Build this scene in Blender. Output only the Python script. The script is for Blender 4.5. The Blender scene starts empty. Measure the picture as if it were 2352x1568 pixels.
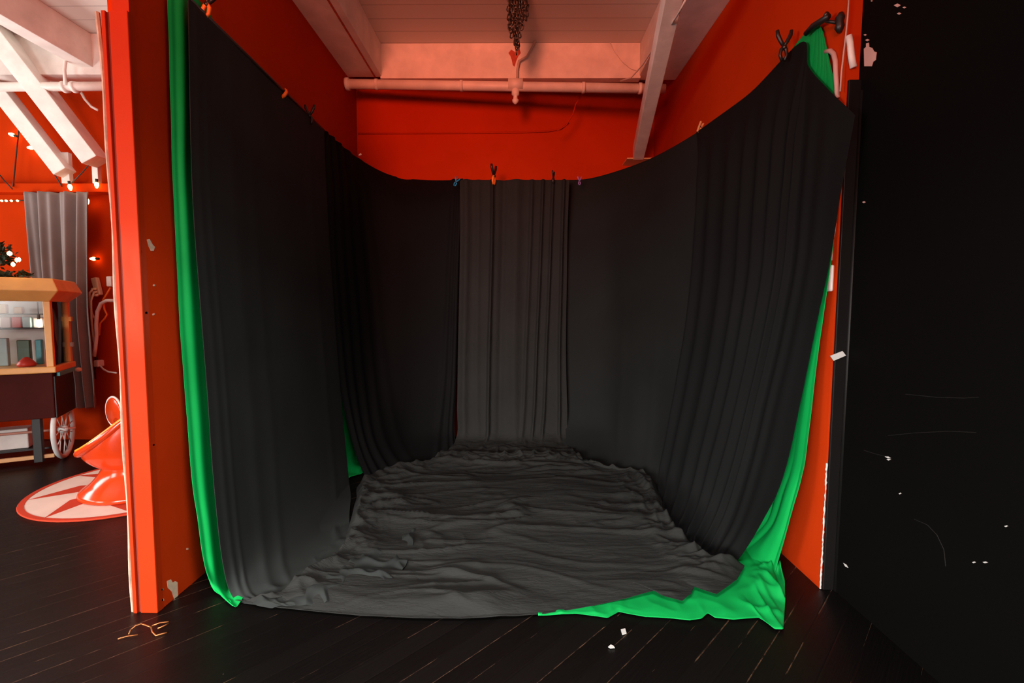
import bpy, bmesh, math, random
from mathutils import Vector, Matrix, noise
random.seed(7)
C = bpy.context.scene.collection
S = bpy.context.scene

# ------------------------------------------------------------------ camera
F = 1052.0                                  # focal length in pixels of the 2352 px frame (16.1 mm lens)
CAM = Vector((0, 0, 1.3))
ROLL = 0.0045
_a = Vector((12 / F, 71 / F, -1)).normalized()          # world +Y in camera axes
_d = Vector((12 - ROLL * 15640, -15566, -F))
_d = (_d - _a * _a.dot(_d)).normalized()                 # world -Z in camera axes
_c = -_d
_x = _a.cross(_c)
ROT = Matrix((_x, _a, _c))                               # camera axes -> world axes
cd = bpy.data.cameras.new('camera'); cam = bpy.data.objects.new('camera', cd); C.objects.link(cam)
cam.matrix_world = Matrix.Translation(CAM) @ ROT.to_4x4()
cd.sensor_width = 36; cd.lens = F * 36 / 2352; cd.clip_start = 0.05
S.camera = cam

def P(u, v, X=None, Y=None, Z=None):
    """world point where the sight line of a photo pixel meets a plane of the room"""
    r = ROT @ Vector(((u - 1176) / F, (784 - v) / F, -1))
    if X is not None: t = X / r.x
    elif Y is not None: t = Y / r.y
    else: t = (Z - CAM.z) / r.z
    return CAM + r * t

# ------------------------------------------------------------------ light and exposure
S.view_settings.view_transform = 'Standard'
S.view_settings.look = 'None'
S.view_settings.gamma = 1
S.view_settings.use_curve_mapping = False
S.view_settings.exposure = 0.0
w = bpy.data.worlds.new('world'); S.world = w; w.use_nodes = True
w.node_tree.nodes['Background'].inputs[0].default_value = (0.75, 0.85, 1, 1)
w.node_tree.nodes['Background'].inputs[1].default_value = 0.02

ZFILL = 2.7
def area(name, loc, direction, sx, sy, power, col, spread=180):
    d = bpy.data.lights.new(name, 'AREA'); d.shape = 'RECTANGLE'; d.size = sx; d.size_y = sy
    d.energy = power; d.color = col; d.spread = math.radians(spread)
    o = bpy.data.objects.new(name, d); C.objects.link(o); o.location = loc
    o.rotation_euler = Vector(direction).to_track_quat('-Z', 'Y').to_euler()
    return o
# daylight through unseen windows, with added fills overhead and in the left room
area('front_window_daylight', (-1.9, -3.38, 1.3), (0.30, 1, -0.60), 3.0, 1.5, 360, (1.0, 0.97, 0.92), 84)
area('left_window_fill', (-6.28, -0.9, 1.35), (1, .44, -0.10), 2.4, 1.6, 98, (1.0, 0.97, 0.93), 100)  # unseen window light, added to brighten the post and right wall
area('overhead_fill', (-.2, .6, ZFILL), (0, .15, -1), 1.2, .7, 42, (1.0, 0.97, 0.93), 120)  # added fill with no fixture, lifts the front of the floor cloth
area('right_window_daylight', (3.38, -.7, 1.2), (-1, .45, -0.42), 2.4, 1.4, 38, (0.97, 0.98, 0.96), 100)
area('side_window_daylight', (-6.28, 2.0, 1.7), (1, 0.0, 0.62), 3.0, 1.7, 210, (1.0, 0.97, 0.93))
area('left_room_fill', (-3.9, 2.3, 2.0), (-.05, .12, 1), .5, .5, 26, (1.0, 0.97, 0.94))  # added unseen upward fill, whitens the left room ceiling and braces
# added unseen fill for red light bounced from the room behind the camera
area('red_bounce_fill', (-1.42, -3.3, 2.3), (0.14, 1, .24), 1.2, 1.3, 62, (1, .21, .11), 66)

# ------------------------------------------------------------------ helpers: meshes
class MB:
    def __init__(s): s.b = bmesh.new()
    def box(s, x0, x1, y0, y1, z0, z1, mi=0):
        v = [s.b.verts.new(p) for p in ((x0,y0,z0),(x1,y0,z0),(x1,y1,z0),(x0,y1,z0),(x0,y0,z1),(x1,y0,z1),(x1,y1,z1),(x0,y1,z1))]
        for f in ((3,2,1,0),(4,5,6,7),(0,1,5,4),(1,2,6,5),(2,3,7,6),(3,0,4,7)):
            s.b.faces.new([v[i] for i in f]).material_index = mi
        return s
    def hexa(s, pts):
        v = [s.b.verts.new(p) for p in pts]
        for f in ((3,2,1,0),(4,5,6,7),(0,1,5,4),(1,2,6,5),(2,3,7,6),(3,0,4,7)): s.b.faces.new([v[i] for i in f])
        return s
    def bar(s, a, b, wx, wy, up=(0,0,1)):
        a = Vector(a); b = Vector(b); d = (b-a).normalized(); u = Vector(up)
        x = d.cross(u)
        if x.length < 1e-4: x = d.cross(Vector((1,0,0)))
        x.normalize(); y = x.cross(d).normalized()
        x = x*wx/2; y = y*wy/2
        return s.hexa([a-x-y, a+x-y, a+x+y, a-x+y, b-x-y, b+x-y, b+x+y, b-x+y])
    def tube(s, pts, r, n=10, closed=False, cap=True):
        pts = [Vector(p) for p in pts]; m = len(pts); rings = []
        rr = r if isinstance(r, (list, tuple)) else [r]*m
        prev = None
        for i in range(m):
            if closed: t = pts[(i+1) % m] - pts[i-1]
            else: t = pts[min(i+1, m-1)] - pts[max(i-1, 0)]
            t.normalize()
            if prev is None:
                x = t.orthogonal().normalized()
            else:
                x = (prev - t*prev.dot(t))
                x = x.normalized() if x.length > 1e-5 else t.orthogonal().normalized()
            prev = x; y = t.cross(x)
            rings.append([s.b.verts.new(pts[i] + (x*math.cos(k*2*math.pi/n) + y*math.sin(k*2*math.pi/n))*rr[i]) for k in range(n)])
        for i in range(m if closed else m-1):
            A = rings[i]; B = rings[(i+1) % m]
            for k in range(n): s.b.faces.new((A[k], A[(k+1) % n], B[(k+1) % n], B[k]))
        if cap and not closed:
            s.b.faces.new(rings[0][::-1]); s.b.faces.new(rings[-1])
        return s
    def lathe(s, prof, n=32, M=None):
        M = M or Matrix()
        rings = []
        for r, z in prof:
            if r < 1e-5: rings.append([s.b.verts.new(M @ Vector((0,0,z)))])
            else: rings.append([s.b.verts.new(M @ Vector((r*math.cos(k*2*math.pi/n), r*math.sin(k*2*math.pi/n), z))) for k in range(n)])
        for A, B in zip(rings, rings[1:]):
            for k in range(n):
                k2 = (k+1) % n
                if len(A) == 1 and len(B) == 1: continue
                if len(A) == 1: s.b.faces.new((A[0], B[k2], B[k]))
                elif len(B) == 1: s.b.faces.new((A[k], A[k2], B[0]))
                else: s.b.faces.new((A[k], A[k2], B[k2], B[k]))
        return s
    def prism(s, poly, off):
        off = Vector(off)
        a = [s.b.verts.new(Vector(p)) for p in poly]; b = [s.b.verts.new(Vector(p)+off) for p in poly]
        n = len(a)
        s.b.faces.new(a[::-1]); s.b.faces.new(b)
        for i in range(n): s.b.faces.new((a[i], a[(i+1) % n], b[(i+1) % n], b[i]))
        return s
    def grid(s, pts):
        v = [[s.b.verts.new(p) for p in row] for row in pts]
        for i in range(len(v)-1):
            for j in range(len(v[0])-1):
                s.b.faces.new((v[i][j], v[i][j+1], v[i+1][j+1], v[i+1][j]))
        return s
    def build(s, name, m, parent=None, smooth=False, bevel=0, recalc=True, solid=0):
        if recalc: bmesh.ops.recalc_face_normals(s.b, faces=s.b.faces)
        me = bpy.data.meshes.new(name); s.b.to_mesh(me); s.b.free()
        for mm in (m if isinstance(m, list) else [m]): me.materials.append(mm)
        if smooth:
            for p in me.polygons: p.use_smooth = True
        o = bpy.data.objects.new(name, me); C.objects.link(o)
        if parent: o.parent = parent
        if bevel:
            q = o.modifiers.new('bevel', 'BEVEL'); q.width = bevel; q.segments = 2; q.limit_method = 'ANGLE'
        if solid:
            q = o.modifiers.new('thick', 'SOLIDIFY'); q.thickness = solid; q.offset = 0
        return o

def empty(name, loc=(0,0,0), rz=0):
    o = bpy.data.objects.new(name, None); C.objects.link(o); o.location = loc; o.rotation_euler = (0,0,rz); o.empty_display_size = .05
    return o
def tag(o, label, cat, group=None, kind=None):
    o['label'] = label; o['category'] = cat
    if group: o['group'] = group
    if kind: o['kind'] = kind
    return o
def struct(o):
    o['kind'] = 'structure'; return o

# ------------------------------------------------------------------ helpers: materials
class NT:
    def __init__(s, name):
        s.m = bpy.data.materials.new(name); s.m.use_nodes = True; s.t = s.m.node_tree
        s.p = s.t.nodes['Principled BSDF']
    def n(s, kind, **kw):
        x = s.t.nodes.new(kind)
        for k, v in kw.items(): setattr(x, k, v)
        return x
    def link(s, a, b): s.t.links.new(a, b)
    def math(s, op, a, b=None, c=None):
        x = s.n('ShaderNodeMath', operation=op)
        for i, q in enumerate((a, b, c)):
            if q is None: continue
            if isinstance(q, (int, float)): x.inputs[i].default_value = q
            else: s.link(q, x.inputs[i])
        return x.outputs[0]
    def noise(s, vec, scale, detail=4, rough=.55):
        x = s.n('ShaderNodeTexNoise'); x.inputs['Scale'].default_value = scale; x.inputs['Detail'].default_value = detail
        x.inputs['Roughness'].default_value = rough
        if vec is not None: s.link(vec, x.inputs['Vector'])
        return x.outputs['Fac']
    def coord(s): return s.n('ShaderNodeTexCoord').outputs['Object']
    def mapping(s, vec, scale=(1,1,1), rot=(0,0,0)):
        x = s.n('ShaderNodeMapping'); x.inputs['Scale'].default_value = scale; x.inputs['Rotation'].default_value = rot
        s.link(vec, x.inputs['Vector']); return x.outputs[0]
    def ramp(s, fac, stops):
        x = s.n('ShaderNodeValToRGB'); e = x.color_ramp.elements
        while len(e) < len(stops): e.new(0.5)
        for q, (pos, col) in zip(e, stops): q.position = pos; q.color = (*col, 1)
        s.link(fac, x.inputs[0]); return x.outputs[0]
    def mix(s, fac, a, b):
        x = s.n('ShaderNodeMix', data_type='RGBA')
        for q, i in ((fac, 0), (a, 6), (b, 7)):
            if isinstance(q, tuple): x.inputs[i].default_value = (*q, 1)
            elif isinstance(q, (int, float)): x.inputs[i].default_value = q
            else: s.link(q, x.inputs[i])
        return x.outputs[2]
    def bump(s, h, strength=.2, dist=.01):
        x = s.n('ShaderNodeBump'); x.inputs['Strength'].default_value = strength; x.inputs['Distance'].default_value = dist
        s.link(h, x.inputs['Height']); s.link(x.outputs[0], s.p.inputs['Normal'])

def mat(name, col, rough=.6, metal=0, vary=.12, vscale=6, bump=0, bscale=60, spec=.5, emit=0, emitcol=None, alpha=None, sheen=0, trans=0):
    k = NT(name); p = k.p
    p.inputs['Roughness'].default_value = rough; p.inputs['Metallic'].default_value = metal
    p.inputs['Specular IOR Level'].default_value = spec
    if vary:
        f = k.noise(k.coord(), vscale)
        k.link(k.ramp(f, [(.3, tuple(c*(1-vary) for c in col)), (.7, tuple(min(1, c*(1+vary)) for c in col))]), p.inputs['Base Color'])
    else: p.inputs['Base Color'].default_value = (*col, 1)
    if bump: k.bump(k.noise(k.coord(), bscale), bump, .003)
    if emit:
        p.inputs['Emission Color'].default_value = (*(emitcol or col), 1); p.inputs['Emission Strength'].default_value = emit
    if sheen: p.inputs['Sheen Weight'].default_value = sheen
    if trans: p.inputs['Transmission Weight'].default_value = trans
    return k.m

def floor_mat():
    k = NT('black_floorboards'); p = k.p
    co = k.coord(); sp = k.n('ShaderNodeSeparateXYZ'); k.link(co, sp.inputs[0])
    wv = k.math('MULTIPLY', k.math('SUBTRACT', sp.outputs[0], sp.outputs[1]), 0.7071/0.085)   # boards run at 45 degrees
    al = k.math('MULTIPLY', k.math('ADD', sp.outputs[0], sp.outputs[1]), 0.7071)
    fr = k.math('FRACT', wv); idx = k.math('FLOOR', wv)
    edge = k.math('MINIMUM', fr, k.math('SUBTRACT', 1.0, fr))
    wn = k.n('ShaderNodeTexWhiteNoise', noise_dimensions='1D'); k.link(idx, wn.inputs['W'])
    cb = k.n('ShaderNodeCombineXYZ'); k.link(k.math('MULTIPLY', al, 1.0), cb.inputs[0]); k.link(k.math('MULTIPLY', wv, 1.3), cb.inputs[1])
    grain = k.noise(k.mapping(cb.outputs[0], (2.0, 6, 1)), 3, 6, .65)
    base = k.mix(k.math('MULTIPLY', wn.outputs[0], 1.0), (.0018, .0015, .0014), (.0038, .0032, .0030))
    base = k.mix(k.math('MULTIPLY', grain, .6), base, (.0035, .0027, .0024))
    # worn arrises: brown wood showing along some board edges
    wear_n = k.noise(k.mapping(cb.outputs[0], (.8, .35, 1)), 2.3, 3, .6)
    line = k.math('LESS_THAN', edge, k.math('MULTIPLY', wn.outputs[0], .040))
    fine = k.noise(k.mapping(cb.outputs[0], (9, 2, 1)), 3.1, 3, .7)
    wear = k.math('MULTIPLY', line, k.math('MULTIPLY', k.math('GREATER_THAN', wear_n, .52), k.math('SMOOTH_MAX', k.math('MULTIPLY', k.math('SUBTRACT', fine, .38), 3.2), 0, .05)))
    wear = k.math('MINIMUM', wear, 1.0)
    worn = k.mix(k.math('MULTIPLY', wear, .8), base, (.13, .068, .04))
    # specks of paint and grit
    vo = k.n('ShaderNodeTexVoronoi'); vo.inputs['Scale'].default_value = 8; k.link(co, vo.inputs['Vector'])
    sp2 = k.n('ShaderNodeSeparateColor'); k.link(vo.outputs['Color'], sp2.inputs[0])
    speck = k.math('MULTIPLY', k.math('LESS_THAN', vo.outputs['Distance'], k.math('MULTIPLY', sp2.outputs[1], .05)), k.math('GREATER_THAN', sp2.outputs[0], .62))
    worn = k.mix(k.math('MULTIPLY', speck, .6), worn, (.25, .2, .16))
    k.link(worn, p.inputs['Base Color'])
    rg = k.n('ShaderNodeMapRange'); rg.inputs['To Min'].default_value = .24; rg.inputs['To Max'].default_value = .52
    k.link(grain, rg.inputs['Value']); k.link(rg.outputs[0], p.inputs['Roughness'])
    p.inputs['Specular IOR Level'].default_value = .22
    groove = k.math('SMOOTH_MIN', edge, .05, .03)
    h = k.math('ADD', k.math('MULTIPLY', groove, 8), k.math('MULTIPLY', grain, .5))
    k.bump(h, .35, .006)
    return k.m

def wall_mat(name, col, col2, rough=.55, bscale=9, spec=.12):
    k = NT(name); co = k.coord()
    f = k.noise(co, 1.7, 5, .6); g = k.noise(k.mapping(co, (14, 14, 5)), 2, 4)
    c = k.ramp(f, [(.3, col2), (.72, col)])
    c = k.mix(k.math('MULTIPLY', g, .22), c, tuple(x*.75 for x in col))
    k.link(c, k.p.inputs['Base Color'])
    k.p.inputs['Roughness'].default_value = rough; k.p.inputs['Specular IOR Level'].default_value = spec
    k.bump(k.noise(co, bscale*6, 5, .6), .18, .004)
    return k.m

def post_mat():
    """orange-red gloss paint with a chalky rubbed patch at hand height"""
    k = NT('post_paint'); co = k.coord()
    f = k.noise(co, 2.2, 5, .6)
    c = k.ramp(f, [(.3, (.37, .023, .0016)), (.7, (.42, .027, .002))])
    sp = k.n('ShaderNodeSeparateXYZ'); k.link(co, sp.inputs[0])
    zr = k.n('ShaderNodeMapRange', interpolation_type='SMOOTHSTEP'); k.link(sp.outputs[2], zr.inputs[0])
    for i, q in zip((1, 2), (1.05, 1.3)): zr.inputs[i].default_value = q
    zr2 = k.n('ShaderNodeMapRange', interpolation_type='SMOOTHSTEP'); k.link(sp.outputs[2], zr2.inputs[0])
    for i, q in zip((1, 2), (1.68, 1.5)): zr2.inputs[i].default_value = q
    rub = k.math('MULTIPLY', k.math('MULTIPLY', zr.outputs[0], zr2.outputs[0]), k.noise(k.mapping(co, (10, 10, 2)), 2.2, 5, .6))
    c = k.mix(k.math('MULTIPLY', rub, .30), c, (.52, .14, .075))
    k.link(c, k.p.inputs['Base Color']); k.p.inputs['Roughness'].default_value = .6; k.p.inputs['Specular IOR Level'].default_value = .1
    k.bump(k.noise(co, 50, 5), .15, .003)
    return k.m

def plank_mat(name, col, width, axis=1):
    k = NT(name); co = k.coord(); sp = k.n('ShaderNodeSeparateXYZ'); k.link(co, sp.inputs[0])
    wv = k.math('DIVIDE', sp.outputs[axis], width); fr = k.math('FRACT', wv)
    edge = k.math('MINIMUM', fr, k.math('SUBTRACT', 1.0, fr))
    wn = k.n('ShaderNodeTexWhiteNoise', noise_dimensions='1D'); k.link(k.math('FLOOR', wv), wn.inputs['W'])
    c = k.mix(k.math('MULTIPLY', wn.outputs[0], .8), tuple(x*.86 for x in col), col)
    c = k.mix(k.math('MULTIPLY', k.noise(co, 3, 5), .25), c, tuple(x*.8 for x in col))
    c = k.mix(k.math('LESS_THAN', edge, .022), c, tuple(x*.55 for x in col))
    k.link(c, k.p.inputs['Base Color']); k.p.inputs['Roughness'].default_value = .6
    k.bump(k.math('SMOOTH_MIN', edge, .04, .02), .6, .02)
    return k.m

def cloth_mat(name, col, rough=.85, spec=.18, weave=420, sheen=0.0, vary=.12, crease=False):
    k = NT(name); co = k.coord()
    f = k.noise(co, 2.5, 4)
    k.link(k.ramp(f, [(.3, tuple(c*(1-vary) for c in col)), (.7, tuple(c*(1+vary) for c in col))]), k.p.inputs['Base Color'])
    k.p.inputs['Roughness'].default_value = rough; k.p.inputs['Specular IOR Level'].default_value = spec
    k.p.inputs['Sheen Weight'].default_value = sheen
    h = k.noise(co, weave, 2)
    if crease:      # small pressed-in creases of a sheet that lay folded
        n1 = k.noise(k.mapping(co, (2.2, 9, 2.2)), 1.6, 5, .6)
        n1 = k.math('ABSOLUTE', k.math('SUBTRACT', n1, .5))
        h = k.math('ADD', k.math('MULTIPLY', h, .03), k.math('MULTIPLY', k.math('POWER', n1, .6), 1.6))
        k.bump(h, .45, .012)
    else: k.bump(h, .12, .001)
    return k.m

M = {}
M['floor'] = floor_mat()
M['red'] = wall_mat('red_wall_paint', (.53, .039, .0046), (.44, .031, .0036), .85, spec=.0)
M['post'] = post_mat()
M['groove'] = mat('dark_red_groove', (.16, .012, .003))
M['black'] = wall_mat('black_wall_paint', (.0022, .0019, .0018), (.0018, .0015, .0014), .7, spec=.06)
M['blacktrim'] = mat('black_trim_paint', (.0055, .0047, .0045), .5, spec=.25)
M['ceil'] = plank_mat('ceiling_planks', (.72, .66, .60), .17)
M['white'] = mat('white_beam_paint', (.76, .70, .65), .55, bump=.15)
M['brace'] = mat('lit_white_beam_paint', (.88, .83, .78), .55, bump=.15)  # same white paint made paler, standing in for light on the braces
M['pipe'] = mat('white_pipe_paint', (.78, .70, .64), .45)
M['raw'] = mat('raw_board_edge', (.42, .30, .22), .8, vary=.3, vscale=20)
M['plaster'] = mat('chipped_plaster', (.58, .42, .30), .85, vary=.2, vscale=30)
M['pinkplaster'] = mat('pink_plaster', (.55, .33, .29), .85)
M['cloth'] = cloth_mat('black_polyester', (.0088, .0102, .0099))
M['cloth1'] = cloth_mat('greenish_black_polyester', (.0180, .0212, .0202))  # left drape's own sheet, lighter and greenish
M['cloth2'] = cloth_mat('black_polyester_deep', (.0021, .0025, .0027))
M['cloth3'] = cloth_mat('charcoal_muslin', (.0166, .0174, .0163), crease=True)
M['green'] = cloth_mat('chroma_green_cloth', (.0030, .31, .062), .6, .12, 300)
M['clampblack'] = mat('black_plastic', (.012, .011, .011), .4)
M['orange'] = mat('orange_plastic', (.85, .20, .02), .4)
M['blue'] = mat('blue_plastic', (.01, .30, .62), .4)
M['purple'] = mat('purple_plastic', (.30, .16, .50), .4)
M['wood'] = mat('pale_wood', (.68, .38, .17), .6)
M['whiteplastic'] = mat('white_plastic', (.78, .74, .70), .4)
M['cream'] = mat('cream_plastic', (.76, .62, .44), .45)
M['steel'] = mat('dark_chain_steel', (.10, .085, .075), .38, metal=.9)
M['dullred'] = mat('dull_red', (.45, .07, .03), .7, vary=.3, vscale=25)
M['curtain'] = cloth_mat('mauve_grey_curtain', (.25, .21, .20), .9, .1, 200)
M['yellow'] = mat('yellow_cart_paint', (.78, .42, .12), .4)
M['maroon'] = mat('maroon_panel', (.055, .009, .007), .7, spec=.1)
M['cartblack'] = mat('black_panel', (.008, .008, .009), .5)
M['wheelwhite'] = mat('white_wheel_paint', (.72, .76, .74), .4)
M['redgloss'] = mat('glossy_red_plastic', (.62, .045, .006), .16)
M['litrim'] = mat('lit_rim_yellow', (.85, .30, .01), .3)
M['rugwhite'] = cloth_mat('rug_white', (.74, .62, .54), .95, .1, 160)
M['rugred'] = cloth_mat('rug_red', (.52, .055, .025), .95, .1, 160)
M['bulb'] = mat('warm_bulb', (1, .62, .25), .3, vary=0, emit=15, emitcol=(1, .55, .18))
M['bulbwhite'] = mat('bright_bulb', (1, .8, .6), .3, vary=0, emit=9, emitcol=(1, .82, .62))
M['wire'] = mat('black_wire', (.015, .012, .011), .5)
M['leaf'] = mat('artificial_leaves', (.02, .055, .03), .5, vary=.5, vscale=25)
M['copper'] = mat('copper_wire', (.42, .15, .05), .4, metal=.8, vary=.6, vscale=60)
M['paper'] = mat('white_paper', (.52, .51, .49), .8)
M['redtoy'] = mat('red_toy_plastic', (.65, .05, .03), .4)
M['teal'] = mat('teal_packet', (.05, .42, .50), .4)
M['lightblue'] = mat('pale_blue_packet', (.45, .72, .76), .4)
M['gold'] = mat('gold_packet', (.72, .40, .06), .35)
M['darkgreen'] = mat('dark_green_packet', (.03, .12, .06), .4)
M['pinkbox'] = mat('pink_box', (.70, .33, .25), .6)
gm = NT('cart_glass')
gt = gm.n('ShaderNodeBsdfTransparent'); gg = gm.n('ShaderNodeBsdfGlossy'); gg.inputs['Roughness'].default_value = .03
gx = gm.n('ShaderNodeMixShader'); fr_ = gm.n('ShaderNodeFresnel'); fr_.inputs[0].default_value = 1.45
gm.link(fr_.outputs[0], gx.inputs[0]); gm.link(gt.outputs[0], gx.inputs[1]); gm.link(gg.outputs[0], gx.inputs[2])
gm.link(gx.outputs[0], gm.t.nodes['Material Output'].inputs['Surface'])
M['glass'] = gm.m

# ------------------------------------------------------------------ room shell
XW = .5*(P(363, 1409, Z=0).x+P(309, 150, Y=1.90).x)                                     # alcove face of the partition
XR = 1.43                                       # alcove face of the right red wall
XB = 1.49                                       # face of the black wall
ZC = 3.68; ZJ = 3.40
YP = P(340, 1408, Z=0).y+.024                        # front of the partition
YR = P(1876, 1351, Z=0).y
XPL = .5*(P(305, 1405, Z=0).x+P(240, 60, Y=YP).x)                       # left face of the partition
YBL = P(820, 300, X=XW).y; YBR = P(1503, 280, X=XR).y
FRONT = -3.5; LEFTX = -6.4; YBACK = 4.45

struct(MB().box(LEFTX-.1, 3.6, FRONT-.1, 5.6, -.1, 0).build('floor', M['floor']))
struct(MB().box(LEFTX-.1, 3.6, FRONT-.1, 5.6, ZC, ZC+.1).build('ceiling', M['ceil']))
sl = (YBR-YBL)/(XR-XW)
def yb(x): return YBL + sl*(x-XW)
x0, x1 = XW-.02, XR+.02
bw = MB().hexa([(x0,yb(x0),0),(x1,yb(x1),0),(x1,yb(x1)+.1,0),(x0,yb(x0)+.1,0),(x0,yb(x0),ZC),(x1,yb(x1),ZC),(x1,yb(x1)+.1,ZC),(x0,yb(x0)+.1,ZC)])
wall_back = struct(bw.build('wall_back', M['red']))
wall_back_left = struct(MB().box(LEFTX, XPL+.02, YBACK, YBACK+.1, 0, ZC).build('wall_back_left', M['red']))
wall_left = struct(MB().box(XPL+.005, XW, YP+.012, YBL+.05, 0, ZC).build('wall_left', M['red']))
wall_right = struct(MB().box(XR, XB-.002, YR, YBR+.1, 0, ZC).build('wall_right', M['red']))
wall_black = struct(MB().box(XB, XB+.1, .95, YBR, 0, ZC).build('wall_right_black', M['black']))
struct(MB().box(LEFTX-.1, LEFTX, FRONT, YBACK, 0, ZC).build('wall_far_left', M['red']))
struct(MB().box(LEFTX, 3.5, FRONT-.1, FRONT, 0, ZC).build('wall_front', M['red']))
struct(MB().box(3.5, 3.6, FRONT, 2.0, 0, ZC).build('wall_far_right', M['red']))
struct(MB().box(XB+.1, 3.5, 1.9, 2.0, 0, ZC).build('wall_front_right', M['black']))
for n_, (a, b) in enumerate((((-3.45, -.35), 'y'), ((.45, 3.55), 'x'), ((-2.15, .35), 'x'), ((-1.95, .55), 'r'))):
    f = MB()
    if b == 'y':
        for q in ((a[0]-.06, a[0], .5, 2.1), (a[1], a[1]+.06, .5, 2.1), (a[0], a[1], .5, .55), (a[0], a[1], 2.05, 2.1)): f.box(q[0], q[1], FRONT, FRONT+.05, q[2], q[3])
    elif b == 'r':
        for q in ((a[0]-.06, a[0], .55, 2.15), (a[1], a[1]+.06, .55, 2.15), (a[0], a[1], .55, .6), (a[0], a[1], 2.1, 2.15)): f.box(3.45, 3.5, q[0], q[1], q[2], q[3])
    else:
        for q in ((a[0]-.06, a[0], .8, 2.6), (a[1], a[1]+.06, .8, 2.6), (a[0], a[1], .8, .85), (a[0], a[1], 2.55, 2.6)): f.box(LEFTX, LEFTX+.05, q[0], q[1], q[2], q[3])
    struct(f.build('window_%d' % (n_+1), M['white']))

# casing board on the partition's end, with its groove and raw left edge
ztop = P(306, 28, Y=YP-.012).z
pf = MB().box(XPL+.045, XW+.002, YP-.012, YP+.013, 0, ZC).build('trim_1', M['post']); struct(pf)
xa = XPL+.022; xb = XPL+.040
struct(MB().box(xb, XW+.004, YP-.024, YP-.011, 0, ztop).build('trim_2', M['post'], bevel=.003))
struct(MB().box(xa, xb+.001, YP-.014, YP+.012, 0, ztop).build('trim_3', M['groove']))
struct(MB().box(XPL+.010, xa+.004, YP-.026, YP+.012, 0, ztop).build('trim_4', M['post'], bevel=.002))
# raw board edge, bowed a little
e = MB(); pts = []
for k in range(30):
    z = ztop*k/29; bow = .004*math.sin(k*.9)+.012*(max(0, z-1.9)/.7)
    pts.append((XPL-.002-bow, YP-.012, z))
e.tube(pts, [.006+.003*max(0, (p[2]-1.9)/.7) for p in pts], 6)
struct(e.build('trim_5', M['raw']))

# black corner trim and step on the right
zs = P(1962, 185, Y=YR).z
struct(MB().box(XR+.008, XB+.012, YR-.012, YR+.001, 0, zs).build('trim_6', M['blacktrim'], bevel=.003))
struct(MB().tube([(XB+.004, YR-.016, 0), (XB+.004, YR-.016, zs-.05)], .010, 10).build('trim_7', M['blacktrim'], smooth=True))
# bare plaster arris low on the red wall's edge
e = MB(); pts = []
for k in range(60):
    z = .004+.60*k/59; pts.append((XR-.001+random.uniform(-.001, .002), YR-.006, z))
e.tube(pts, [.0036+random.uniform(-.0016, .001)*(1+k/60) for k in range(60)], 5)
e.build('paint_chip', M['paper'], wall_right)

def chip(poly, axis, val, m, parent):
    pts = [P(u, v, **{axis: val}) for u, v in poly]
    n = {'X': (.002 if val < 0 else -.002, 0, 0), 'Y': (0, -.002, 0)}[axis]
    return MB().prism(pts, n).build('paint_chip', m, parent)
for poly in ([(337,550),(343,549),(350,562),(355,567),(352,576),(346,576),(341,566)], [(320,573),(324,574),(325,580),(321,580)],
             [(383,1334),(392,1330),(396,1338),(402,1334),(407,1337),(408,1369),(400,1377),(394,1358),(385,1350)], [(370,1352),(374,1351),(374,1355),(370,1356)],
             [(371,1376),(375,1374),(376,1379),(371,1380)], [(350,1020),(354,1019),(354,1023),(350,1024)], [(332,716),(337,715),(338,720),(333,721)],
             [(351,653),(355,653),(355,657),(351,657)], [(350,720),(354,719),(354,723),(350,724)], [(428,1258),(432,1258),(432,1262),(428,1262)]):
    chip(poly, 'X', XW, M['plaster'], wall_left)
chip([(1986,152),(1985,112),(1990,108),(1990,100),(1996,98),(1997,108),(2004,110),(2008,118),(2014,120),(2012,138),(2006,142),(2003,152)], 'X', XB, M['pinkplaster'], wall_black)
for u, v, s_ in ((1988, 80, 4), (1993, 92, 5), (2062, 12, 8), (2078, 17, 4), (2066, 31, 5), (2003, 2, 3), (1985, 464, 4), (1941, 480, 4)):
    chip([(u-s_, v), (u, v-s_*.5), (u+s_, v), (u, v+s_*.6)], 'X', XB, M['pinkplaster'], wall_black)
for u, v, a, l in ((2040,1050,.3,7),(2042,1055,.1,5),(1943,1298,.8,8),(2068,1133,0,3),(2312,1208,0,4),(2238,1291,0,4),(2264,1291,.1,6),(1912,1298,0,4)):
    ca, sa = math.cos(a)*l, math.sin(a)*l
    chip([(u-ca, v-sa), (u+1, v-2), (u+ca, v+sa), (u-1, v+2)], 'X', XB, M['paper'], wall_black)
# long faint scuffs on the black wall
M['scuff'] = mat('grey_scuff', (.012, .011, .0105), .7, spec=.1)
for poly in ([(2080,905),(2110,908),(2150,912),(2215,914),(2248,912)], [(2040,1000),(2100,994),(2180,990),(2242,993)], [(2100,1192),(2130,1205),(2152,1228),(2168,1262),(2172,1300)], [(1985,1034),(2010,1042),(2036,1048)]):
    MB().tube([P(u, v, X=XB-.0005) for u, v in poly], .0013, 5).build('scuff_mark', M['scuff'], wall_black)

# ------------------------------------------------------------------ ceiling timbers and pipe
yj = 4.28
jl0, jl1 = XW-.12, P(775, 0, Z=ZJ).x
struct(MB().box(jl0, jl1, FRONT, yj, ZJ, ZC).build('trim_8', M['white'], bevel=.004))
struct(MB().box(jl1-.07, jl1-.055, FRONT, yj-.002, ZJ-.003, ZJ+.01).build('trim_9', M['dullred']))
jr0 = P(1466, 178, Y=4.3).x
struct(MB().box(jr0, XR+.002, FRONT, 4.34, ZJ, ZC).build('trim_10', M['white'], bevel=.004))
struct(MB().box(jl1-.01, jr0+.01, 4.26, 4.34, ZJ-.02, ZC).build('trim_11', M['white']))
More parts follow.
